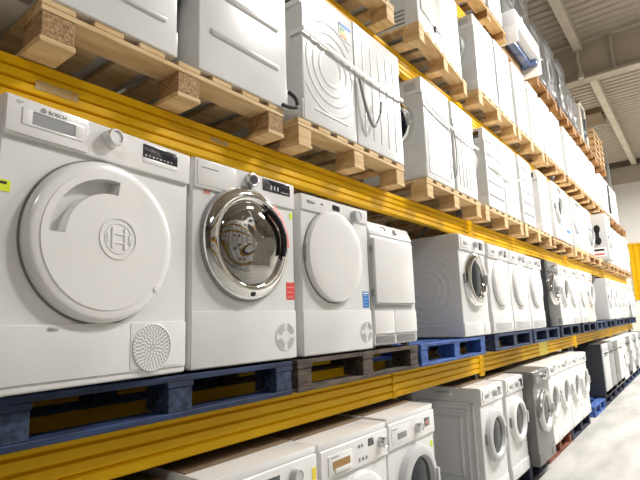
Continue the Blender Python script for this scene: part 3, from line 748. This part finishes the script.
# ---- floor row ----
def front_washer(x0, w, h, d, lab, kind, yf=1.45):
    t = thing('washing_machine', (x0+w/2, yf+d/2, BASE[0])); tag(t, lab, 'washing machine')
    body(t, w, h, d, 'white', bev=0.012)
    part('worktop', 'panel', t, (box, -w/2-0.001, w/2+0.001, -d/2-0.004, d/2, h-0.028, h+0.002, 0.006))
    part('control_panel', 'panel', t, (box, -w/2+0.003, w/2-0.003, -d/2-0.014, -d/2+0.01, h-0.165, h-0.03, 0.008, 3))
    if kind == 'A':
        dw = drawer(t, 0.03, 0.17, h-0.13, h-0.045, w, d)
        part('display', 'display', t, FB(0.24, 0.35, h-0.10, h-0.06, w, d, 0.010, 0.0158, 0.001))
        knob(t, 0.44, h-0.085, w, d, 0.03, 0.03, 'lightgrey', 0.012)
        part('button', 'lightgrey', t, *[FB(0.25+0.03*k, 0.265+0.03*k, h-0.13, h-0.118, w, d, 0.012, 0.018, 0.002) for k in range(4)])
        tagpart(t, 'round_label', 'yellow', 0.555, 0.582, h-0.135, h-0.085, w, d, 0.0155, 'yellow label with orange print')
    elif kind == 'B':
        dw = part('detergent_drawer', 'panel', t, FB(0.055, 0.245, h-0.150, h-0.060, w, d, 0.004, 0.019, 0.006))
        part('grip_recess', 'tan', dw, FB(0.085, 0.225, h-0.125, h-0.088, w, d, 0.016, 0.0195, 0.0))
        part('drawer_lip', 'panel', dw, FB(0.10, 0.23, h-0.14, h-0.122, w, d, 0.016, 0.026, 0.003))
        part('print_mark', 'grey', dw, FB(0.075, 0.135, h-0.073, h-0.068, w, d, 0.018, 0.0196, 0))
        part('display', 'display', t, FB(0.395, 0.445, h-0.085, h-0.048, w, d, 0.010, 0.0158, 0.001))
        part('button', 'grey', t, *[FB(0.305+0.028*k, 0.317+0.028*k, h-0.075, h-0.060, w, d, 0.012, 0.018, 0.002) for k in range(2)], *[FB(0.305+0.032*k, 0.317+0.032*k, h-0.138, h-0.123, w, d, 0.012, 0.018, 0.002) for k in range(3)], FB(0.575, 0.585, h-0.10, h-0.08, w, d, 0.012, 0.017, 0.002))
        knob(t, 0.515, h-0.085, w, d, 0.028, 0.036, 'steelknob', 0.012)
    else:
        dw = drawer(t, 0.03, 0.235, h-0.145, h-0.055, w, d)
        part('print_mark', 'grey', dw, FB(0.04, 0.09, h-0.066, h-0.061, w, d, 0.016, 0.0178, 0))
        knob(t, 0.335, h-0.10, w, d, 0.03, 0.032, 'steelknob', 0.012)
        part('display', 'display', t, FB(0.43, 0.50, h-0.115, h-0.065, w, d, 0.010, 0.0158, 0.001))
        part('button', 'copper', t, FB(0.44, 0.475, h-0.10, h-0.085, w, d, 0.015, 0.0165, 0))
        tagpart(t, 'price_tag', 'lime', w-0.05, w-0.02, h-0.25, h-0.215, w, d, 0.0015, 'small fluorescent yellow tag')
    round_door(t, w/2+0.02, 0.455, 0.215, w, d, 'panel' if kind == 'B' else 'lightgrey', 'glass', 0.05, 56)
    rear_slab(t, w, h, d)
    plinth(t, w, d, 0.12)
    return t
front_washer(-0.32, 0.59, 0.84, 0.58, 'white washing machine on the floor pallet below the left photo edge', 'C')
front_washer(0.565, 0.59, 0.835, 0.58, 'white washing machine cut by the bottom edge, left of the one with yellow label', 'B')
front_washer(1.185, 0.595, 0.855, 0.60, 'white washing machine with a yellow label at the bottom edge', 'A')
front_washer(1.80, 0.59, 0.85, 0.60, 'white washing machine with a steel dial and tan drawer recess in the floor row', 'B')
front_washer(2.40, 0.57, 0.86, 0.60, 'white washing machine with grey porthole door beside the empty floor space', 'C')
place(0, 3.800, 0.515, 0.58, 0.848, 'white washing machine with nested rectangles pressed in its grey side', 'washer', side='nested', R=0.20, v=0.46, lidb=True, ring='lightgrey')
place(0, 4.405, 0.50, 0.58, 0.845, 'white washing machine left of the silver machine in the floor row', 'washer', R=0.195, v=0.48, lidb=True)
place(0, 4.955, 0.60, 0.64, 0.855, 'silver-grey washing machine standing forward in the floor row', 'washer', m='silver', ring='steelknob', pm='silver', yf=1.37)
place(0, 5.620, 0.57, 0.58, 0.85, 'white washing machine right behind the silver-grey machine in the floor row', 'washer', R=0.2, yf=1.44)
place(0, 6.210, 0.60, 0.58, 0.85, 'white washing machine on the red-brown pallet, second after the silver-grey one', 'washer', R=0.2)
place(0, 6.830, 0.58, 0.58, 0.85, 'white washing machine on the navy floor pallet, third after the silver-grey one', 'washer', R=0.2)
place(0, 7.430, 0.58, 0.58, 0.84, 'white washing machine, last of the white group left of the black appliance', 'washer', R=0.19)
place(0, 9.420, 0.60, 0.62, 0.86, 'black-sided appliance with pale grey door in the floor row', 'upright', m='graphite', front='lightgrey')
place(0, 10.040, 0.58, 0.62, 0.86, 'appliance with brown-grey front beside the black-sided one in the floor row', 'upright', m='graphite', front='grey')
place(0, 10.660, 0.56, 0.60, 0.85, 'appliance with silver front, second right of the black-sided one', 'upright', m='lightgrey', front='silver')
place(0, 11.230, 0.56, 0.60, 0.85, 'white appliance with plain door, just left of the far bay upright on the floor', 'upright', m='white', front='panel')
place(0, 11.970, 0.58, 0.60, 0.85, 'white washing machine in the floor row, first in the far bay', 'washer')
place(0, 12.570, 0.58, 0.60, 0.85, 'grey-fronted appliance in the floor row, second in the far bay', 'upright', m='white', front='silver')
place(0, 13.220, 0.58, 0.60, 0.85, 'white washing machine in the floor row, third in the far bay', 'washer')
place(0, 13.830, 0.58, 0.60, 0.85, 'grey-fronted appliance in the floor row, third from the far end', 'upright', m='white', front='grey')
place(0, 14.480, 0.58, 0.60, 0.85, 'white washing machine in the floor row, second from the far end', 'washer')
place(0, 15.080, 0.58, 0.60, 0.85, 'dark appliance at the far end of the floor row', 'upright', m='graphite', front='grey')

# ---- second shelf ----
place(2, 0.470, 0.60, 0.575, 0.80, 'white machine showing its ridged side, grey porthole turned right, upper left', 'washer', rot=1, side='ridges', ring='grey', R=0.25, dout=0.068, v=0.42)
place(2, 1.145, 0.55, 0.54, 0.80, 'white machine showing a side with long slanting ridges, second at top left', 'washer', rot=1, side='two_ridges', R=0.0+0.2)
place(2, 1.810, 0.56, 0.485, 0.79, 'white machine showing concentric rings pressed in its side, with energy sticker', 'washer', rot=-1, side='rings')
place(2, 2.305, 0.56, 0.56, 0.80, 'white machine showing vertical grooves, strapped to the ringed one', 'washer', rot=1, side='grooves')
place(2, 3.225, 0.56, 0.50, 0.805, 'white machine with framed side, chrome porthole turned to the camera', 'washer', rot=-1, side='frame', ring='chrome', R=0.2, disp='lightgrey')
place(2, 3.780, 0.56, 0.47, 0.80, 'white machine with vertical grooves, left of the second-shelf upright', 'washer', rot=1, side='grooves')
place(2, 4.545, 0.56, 0.51, 0.80, 'white machine with rows of ridges, just right of the second-shelf upright', 'washer', rot=-1, side='ridges')
place(2, 5.080, 0.56, 0.48, 0.80, 'white machine with smooth side, strapped between two ridged ones', 'washer', rot=1)
place(2, 5.690, 0.58, 0.50, 0.81, 'white machine with rows of short ridges on the second shelf', 'washer', rot=-1, side='ridges')
place(2, 6.500, 0.60, 0.50, 0.82, 'smooth white machine with fine print near its base on the second shelf', 'washer', rot=-1)
place(2, 7.200, 0.58, 0.56, 0.82, 'white washing machine facing the aisle, right of the smooth one with fine print', 'washer')
place(2, 7.845, 0.50, 0.45, 0.82, 'white machine with blue print low on its side, left of the halfway upright', 'washer', rot=-1)
place(2, 8.450, 0.58, 0.56, 0.82, 'white dryer on the second shelf, just right of the halfway upright', 'dryer')
place(2, 9.070, 0.56, 0.50, 0.82, 'white machine with ridged side left of the coiled cable', 'washer', rot=1, side='grooves')
place(2, 9.680, 0.60, 0.50, 0.83, 'white machine with a coiled cable hung on its front', 'washer', rot=-1)
place(2, 11.15, 0.60, 0.62, 0.95, 'pale grey machine with black and red marks on its side', 'washer', rot=0, m='lightgrey', yf=1.36)
place(2, 11.980, 0.60, 0.50, 0.9, 'white grooved machine on the second shelf, first in the far bay', 'washer', rot=1, side='grooves')
place(2, 12.600, 0.60, 0.50, 0.9, 'white smooth machine on the second shelf, second in the far bay', 'washer', rot=-1)
place(2, 13.250, 0.60, 0.50, 0.9, 'white ridged machine on the second shelf, third in the far bay', 'washer', rot=1, side='ridges')
place(2, 13.870, 0.60, 0.50, 0.9, 'white grooved machine on the second shelf, third from the far end', 'washer', rot=1, side='grooves')
place(2, 14.540, 0.60, 0.60, 0.9, 'white dryer on the second shelf, second from the far end', 'dryer')
place(2, 15.150, 0.60, 0.60, 0.9, 'white dryer at the far end of the second shelf', 'dryer')

# ---- third shelf ----
place(3, 1.550, 0.58, 0.56, 0.82, 'white machine on the third shelf, cut by the top edge', 'washer', rot=1, side='ridges')
place(3, 2.200, 0.58, 0.56, 0.82, 'white machine with ridges on the third shelf, left of the vented grey side', 'washer', rot=1, side='grooves')
def vented(x0, lab):
    w, h, d = 0.58, 0.84, 0.60
    t = thing('tumble_dryer', (x0+w/2, 1.43+d/2+0.04, BASE[3]), math.radians(5)); tag(t, lab, 'tumble dryer')
    body(t, w, h, d, 'white', 'grooves')
    part('side_vent', 'grey', t, *[(box, -w/2-0.004, -w/2+0.002, -d*0.32, d*0.32, 0.05+0.035*k, 0.066+0.035*k, 0.001) for k in range(5)])
    part('door', 'panel', t, FB(0.06, w-0.06, 0.2, 0.66, w, d, -0.004, 0.012, 0.008))
    part('control_panel', 'panel', t, FB(0.004, w-0.004, 0.71, h-0.004, w, d, -0.004, 0.012, 0.006))
    part('base_trim', 'grey', t, (box, -w/2-0.001, w/2+0.001, -d/2-0.004, d/2, 0.002, 0.022, 0.002))
    part('catch', 'black', t, FB(w*0.62, w*0.68, 0.165, 0.21, w, d, -0.002, 0.014, 0.004))
vented(3.15, 'white dryer on the third shelf with louvred grey side facing the camera')
t = place(3, 3.800, 0.56, 0.45, 0.84, 'white machine on the third shelf between the louvred dryer and an upright', 'washer', rot=1, side='grooves', yf=1.53)
place(3, 4.480, 0.60, 0.58, 0.815, 'white washing machine on the third shelf, its porthole facing the camera', 'washer', rot=-1, ring='lightgrey', R=0.2, glass='display', disp='lightgrey', v=0.5)
for i, (x, r, sd) in enumerate(((5.08, -1, None), (5.76, 1, None), (6.36, -1, 'ridges'), (7.04, 1, None), (7.64, -1, 'grooves'), (8.45, 1, None), (9.02, 1, 'ridges'), (9.62, -1, None), (10.20, 1, 'grooves'), (10.80, -1, None), (11.98, 1, 'grooves'), (12.60, -1, None), (13.27, 1, 'grooves'), (13.88, -1, None))):
    ords = ('first', 'second', 'third', 'fourth', 'fifth', 'sixth', 'seventh', 'eighth', 'ninth', 'tenth', 'eleventh', 'twelfth', 'thirteenth', 'fourteenth')
    dd = 0.50; x += 0.05 if r < 0 else 0.0
    place(3, x, 0.58, dd, 0.84, 'white machine with %s side, %s to the right of the third-shelf porthole washer' % ({None: 'smooth', 'ridges': 'ridged', 'grooves': 'grooved'}[sd], ords[i]), 'washer', rot=r, side=sd)

# ------------------------------------------------------------------ wrapped goods on the top shelf
def wrapped(x, y, z, w, d, h, m, lab, inner='washer', rz=0.0, dark=False):
    t = thing('wrapped_appliance', (x+w/2, y+d/2, z), rz); tag(t, lab, 'wrapped appliance')
    body(t, w, h, d, m)
    part('control_panel', 'black' if dark else 'panel', t, FB(0.004, w-0.004, h-0.12, h-0.005, w, d, -0.004, 0.01, 0.004))
    round_door(t, w/2, h*0.5, 0.2, w, d, 'chrome' if m == 'silver' else 'lightgrey', 'glass', 0.04, 28, hinge=False, handle=False)
    bm = bmesh.new(); box(bm, -w/2-0.012, w/2+0.012, -d/2-0.055, d/2+0.012, 0.01, h+0.012, 0.03, 2)
    bmesh.ops.subdivide_edges(bm, edges=list(bm.edges), cuts=3, use_grid_fill=True)
    rnd = random.Random(int(x*100+z*10))
    for v in bm.verts: v.co += Vector((rnd.uniform(-.002, .002), rnd.uniform(-.003, .003), rnd.uniform(-.002, .002)))
    finish('stretch_film', bm, 'film', t, ang=60)
    return t
Z4 = BASE[4]
place(4, 4.45, 0.56, 0.50, 0.80, 'white machine on the top shelf, leftmost in view', 'washer', rot=1)
place(4, 5.07, 0.50, 0.46, 0.82, 'white machine on the top shelf, left of the box with blue film', 'washer', rot=1)
# white crate lying on the beams, cardboard and blue film underneath
t = thing('appliance_carton', (5.66, 1.34, SH[4]+0.006)); tag(t, 'white carton open below with blue film and cardboard, overhanging the top shelf', 'carton')
part('carton_body', 'paper', t, (box, 0, 1.1, 0, 0.9, 0.20, 0.42, 0.02))
part('side_flap', 'paper', t, (box, 0, 0.03, 0, 0.9, 0.0, 0.22, 0.006))
part('side_flap', 'paper', t, (box, 1.07, 1.1, 0, 0.9, 0.0, 0.22, 0.006))
part('cardboard_base', 'card', t, (box, 0.16, 0.94, 0.22, 0.88, 0.03, 0.205, 0.01))
part('blue_film', 'bluefilm', t, (box, 0.03, 0.12, 0.03, 0.88, 0.13, 0.205, 0.02), (box, 0.98, 1.07, 0.03, 0.88, 0.13, 0.205, 0.02), (box, 0.10, 1.0, 0.10, 0.2, 0.12, 0.205, 0.02))
wrapped(5.68, 1.48, SH[4]+0.006+0.422, 0.54, 0.6, 0.86, 'lightgrey', 'grey film-wrapped appliance stacked on the white carton, left', dark=False)
wrapped(6.28, 1.48, SH[4]+0.006+0.422, 0.48, 0.6, 0.86, 'silver', 'silver film-wrapped appliance stacked on the white carton, right')
wrapped(7.06, 1.50, Z4, 0.56, 0.6, 0.86, 'silver', 'silver film-wrapped appliance on the top shelf, right of the white carton')
wrapped(7.66, 1.48, Z4, 0.56, 0.6, 0.86, 'lightgrey', 'pale film-wrapped appliance on the top shelf, left of the halfway upright')
wrapped(8.47, 1.48, Z4, 0.50, 0.6, 0.86, 'silver', 'silver film-wrapped appliance, just right of the halfway upright on top')
wrapped(9.00, 1.48, Z4, 0.50, 0.6, 0.60, 'graphite', 'low dark film-wrapped appliance on the top shelf', dark=True)
wrapped(9.62, 1.50, Z4, 0.56, 0.6, 0.62, 'silver', 'low silver film-wrapped appliance left of the dark blue one')
M['navy'] = mat('dark_blue_enamel', srgb(30, 42, 58), 0.25)
t = thing('fridge', (10.75, 1.5, Z4)); tag(t, 'dark blue fridge in a cream frame on the top shelf', 'fridge')
part('body', 'navy', t, (box, 0.04, 0.56, 0.02, 0.6, 0.02, 0.9, 0.01))
part('crate_frame', 'cream', t, (box, 0, 0.05, 0, 0.62, 0, 0.95, 0.006), (box, 0.55, 0.6, 0, 0.62, 0, 0.95, 0.006), (box, 0, 0.6, 0, 0.62, 0.9, 0.95, 0.006), (box, 0, 0.6, 0.0, 0.62, 0, 0.03, 0.004))
part('handle', 'chrome', t, (box, 0.46, 0.49, -0.02, 0.03, 0.3, 0.7, 0.006))
for k in range(5):
    pallet(12.0, 1.47, Z4+PH*k, 1.2, 'skid', *GOLD, ('lowest', 'second', 'middle', 'fourth', 'topmost')[k]+' empty pallet in the stack at the far end of the top shelf', 'stacked empty pallets')

# ------------------------------------------------------------------ straps, hoses, stickers and small marks
y2 = FR[2]-0.006
def strap(pts, lab, wd=0.012):
    bm = bmesh.new(); vs = []
    for p in pts:
        vs.append([bm.verts.new((p[0], p[1], p[2]+wd)), bm.verts.new((p[0], p[1]-0.004, p[2])), bm.verts.new((p[0], p[1], p[2]-wd))])
    fs = []
    for a, b in zip(vs, vs[1:]):
        fs += [bm.faces.new((a[0], a[1], b[1], b[0])), bm.faces.new((a[1], a[2], b[2], b[1]))]
    bmesh.ops.recalc_face_normals(bm, faces=fs)
    bmesh.ops.solidify(bm, geom=fs, thickness=0.003)
    o = finish('packing_strap', bm, 'strap'); tag(o, lab, 'strap', 'packing straps'); return o
def curve(p0, p1, sag, n=12):
    return [tuple(p0[i]*(1-k/n)+p1[i]*k/n-(sag*4*(k/n)*(1-k/n) if i == 2 else 0) for i in range(3)) for k in range(n+1)]
z2 = BASE[2]
strap([(1.795, y2+0.5, z2+0.50)]+curve((1.80, y2-0.012, z2+0.50), (2.87, y2-0.012, z2+0.47), 0.02)+[(2.877, y2+0.5, z2+0.47)], 'white strap round the ringed and the grooved machine', 0.014)
strap(curve((3.22, y2-0.012, z2+0.60), (4.31, y2-0.012, z2+0.50), 0.03), 'white strap round the two machines left of the second-shelf upright')
strap(curve((4.54, y2-0.012, z2+0.48), (5.65, y2-0.012, z2+0.50), 0.10), 'slack white strap round the ridged and the smooth machine')
def hose(nm, pts, r, m, lab, cat='hose'):
    # smooth through control points
    P_ = [Vector(p) for p in pts]; out = []
    for i in range(len(P_)-1):
        a, b, c, d_ = P_[max(i-1, 0)], P_[i], P_[i+1], P_[min(i+2, len(P_)-1)]
        for k in range(6):
            t_ = k/6; out.append(0.5*((2*b)+(c-a)*t_+(2*a-5*b+4*c-d_)*t_*t_+(3*b-a-3*c+d_)*t_**3))
    out.append(P_[-1]); bm = bmesh.new(); tube(bm, out, r, 8); o = finish(nm, bm, m); tag(o, lab, cat); return o
hose('drain_hose', [(2.32, 1.462, z2+0.42), (2.36, 1.45, z2+0.25), (2.42, 1.44, z2+0.14), (2.50, 1.44, z2+0.22), (2.55, 1.45, z2+0.34)], 0.010, 'hose', 'grey drain hose looped in front of the grooved machine')
hose('drain_hose', [(1.715, 1.50, z2+0.12), (1.735, 1.47, z2+0.08), (1.725, 1.455, z2+0.03), (1.68, 1.46, z2+0.015), (1.63, 1.465, z2+0.012)], 0.010, 'blackhose', 'black hose hanging between the slanting-ridge and ringed machines')
hose('power_cable', [(3.735, 1.466, z2+0.62), (3.75, 1.455, z2+0.40), (3.73, 1.45, z2+0.2), (3.70, 1.455, z2+0.10), (3.66, 1.462, z2+0.2)], 0.005, 'hose', 'thin grey cable hanging in front of the framed-side machine', 'cable')
hose('drain_hose', [(13.0, 1.44, BASE[3]+0.75), (12.85, 1.43, BASE[3]+0.5), (12.75, 1.43, BASE[3]+0.2), (12.8, 1.43, BASE[3]+0.05)], 0.02, 'blackhose', 'dark hose hanging on the third shelf near the far end')
# cable coil
bm = bmesh.new(); 
for q in range(3):
    tube(bm, [(9.98+(0.2-0.03*q)*math.cos(a*PI/12), 1.462-0.008*q, z2+0.38+(0.2-0.03*q)*math.sin(a*PI/12)) for a in range(24)], 0.012, 6, True)
tag(finish('cable_coil', bm, 'lightgrey'), 'coiled pale cable hung on a white machine on the second shelf', 'cable')
def decal(nm, m, x0, x1, z0, z1, lab, y=None, cat='sticker', sub=()):
    y = FR[2] if y is None else y
    t = part(nm, m, None, (box, x0, x1, y-0.003, y-0.0005, z0, z1)); tag(t, lab, cat)
    for (mm, a, b, c, d_) in sub: part('print', mm, t, (box, a, b, y-0.0045, y-0.0025, c, d_))
    return t
decal('energy_sticker', 'paper', 2.15, 2.27, z2+0.615, z2+0.72, 'paper energy sticker with coloured bars on the ringed machine',
      sub=[('blue', 2.155, 2.265, z2+0.695, z2+0.715), ('green', 2.16, 2.20, z2+0.670, z2+0.684), ('yellow', 2.16, 2.21, z2+0.648, z2+0.662), ('orange', 2.16, 2.225, z2+0.624, z2+0.640)])
decal('printed_label', 'paper', 7.86, 8.22, z2+0.14, z2+0.24, 'white label with blue print low on a second-shelf machine', sub=[('blue', 7.90, 8.18, z2+0.165, z2+0.215)])
t = part('printed_label', 'paper', None, (box, 11.1465, 11.1495, 1.40, 1.66, z2+0.08, z2+0.26)); tag(t, 'label with black and red print on the pale grey machine', 'sticker')
part('print', 'black', t, (box, 11.1445, 11.147, 1.44, 1.62, z2+0.19, z2+0.23)); part('print', 'red', t, (box, 11.1445, 11.147, 1.44, 1.62, z2+0.11, z2+0.14))
bm = bmesh.new()
for zz in (0.64, 0.40): polar(bm, 0, z2+zz, 0, [(0.10, 0), (0.09, 0.02), (0, 0.025)], 20, None, 0.6, 0.85)
box(bm, -0.03, 0.03, -0.02, 0, z2+0.42, z2+0.62)
bmesh.ops.transform(bm, matrix=Matrix.Translation((11.149, 1.53, 0)) @ Matrix.Rotation(-PI/2, 4, 'Z'), verts=bm.verts)
tag(finish('black_bracket', bm, 'black'), 'black hourglass-shaped bracket on the pale grey machine', 'bracket')

# ------------------------------------------------------------------ the rack on the other side of the aisle (behind the camera's right; mirrored in the chrome door)
YO = -2.5
for q, x in enumerate((-2.9, 1.0, 4.9)):
    o = copy_tree(bpy.data.objects['rack_upright']); o.location = (x, YO, FLOOR); o.rotation_euler = (0, 0, PI); tag(o, 'grey rack upright across the aisle, ' + ('camera end', 'middle one', 'farther one')[q], 'rack upright', 'rack uprights')
pr_b = {o['label']: o for o in bpy.data.objects if o.name.startswith('rack_beam')}
for lv in (1, 2, 3):
    for q, (a, b) in enumerate(((-2.9, 1.0), (1.0, 4.9))):
        o = beam(a, b, SH[lv], 0.16, YO, True, 'yellow rack beam across the aisle, %s shelf, %s bay' % (tier[lv], ('near', 'far')[q]))
        o.location.x = b; o.rotation_euler = (0, 0, PI)
        o = beam(a, b, SH[lv], 0.16, YO-DEPTH+0.05, True, 'yellow rear rack beam across the aisle, %s shelf, %s bay' % (tier[lv], ('near', 'far')[q]))
        o.location.x = b; o.rotation_euler = (0, 0, PI)
for lv in (0, 1, 2, 3):
    for q, x in enumerate((-1.5, -0.25, 1.1, 2.35, 3.6)):
        st = (BLUE, OLD, PINE, BLUE, PINE)[(q+lv) % 5]
        pallet(x+1.2, YO+0.13, FLOOR if lv == 0 else SH[lv], 1.2, 'frame', *st, 'wooden pallet on the rack across the aisle', 'pallets across the aisle', rz=PI)
        for k in range(2):
            o = place(lv, x+0.02+0.6*k, 0.57, 0.56, 0.83, ('white washing machine on the rack across the aisle', 'white tumble dryer on the rack across the aisle')[(q+k+lv) % 2], ('washer', 'dryer')[(q+k+lv) % 2], group=('washing machines across the aisle', 'dryers across the aisle')[(q+k+lv) % 2])
            o.location.y = YO+0.12-0.28; o.rotation_euler = (0, 0, PI)
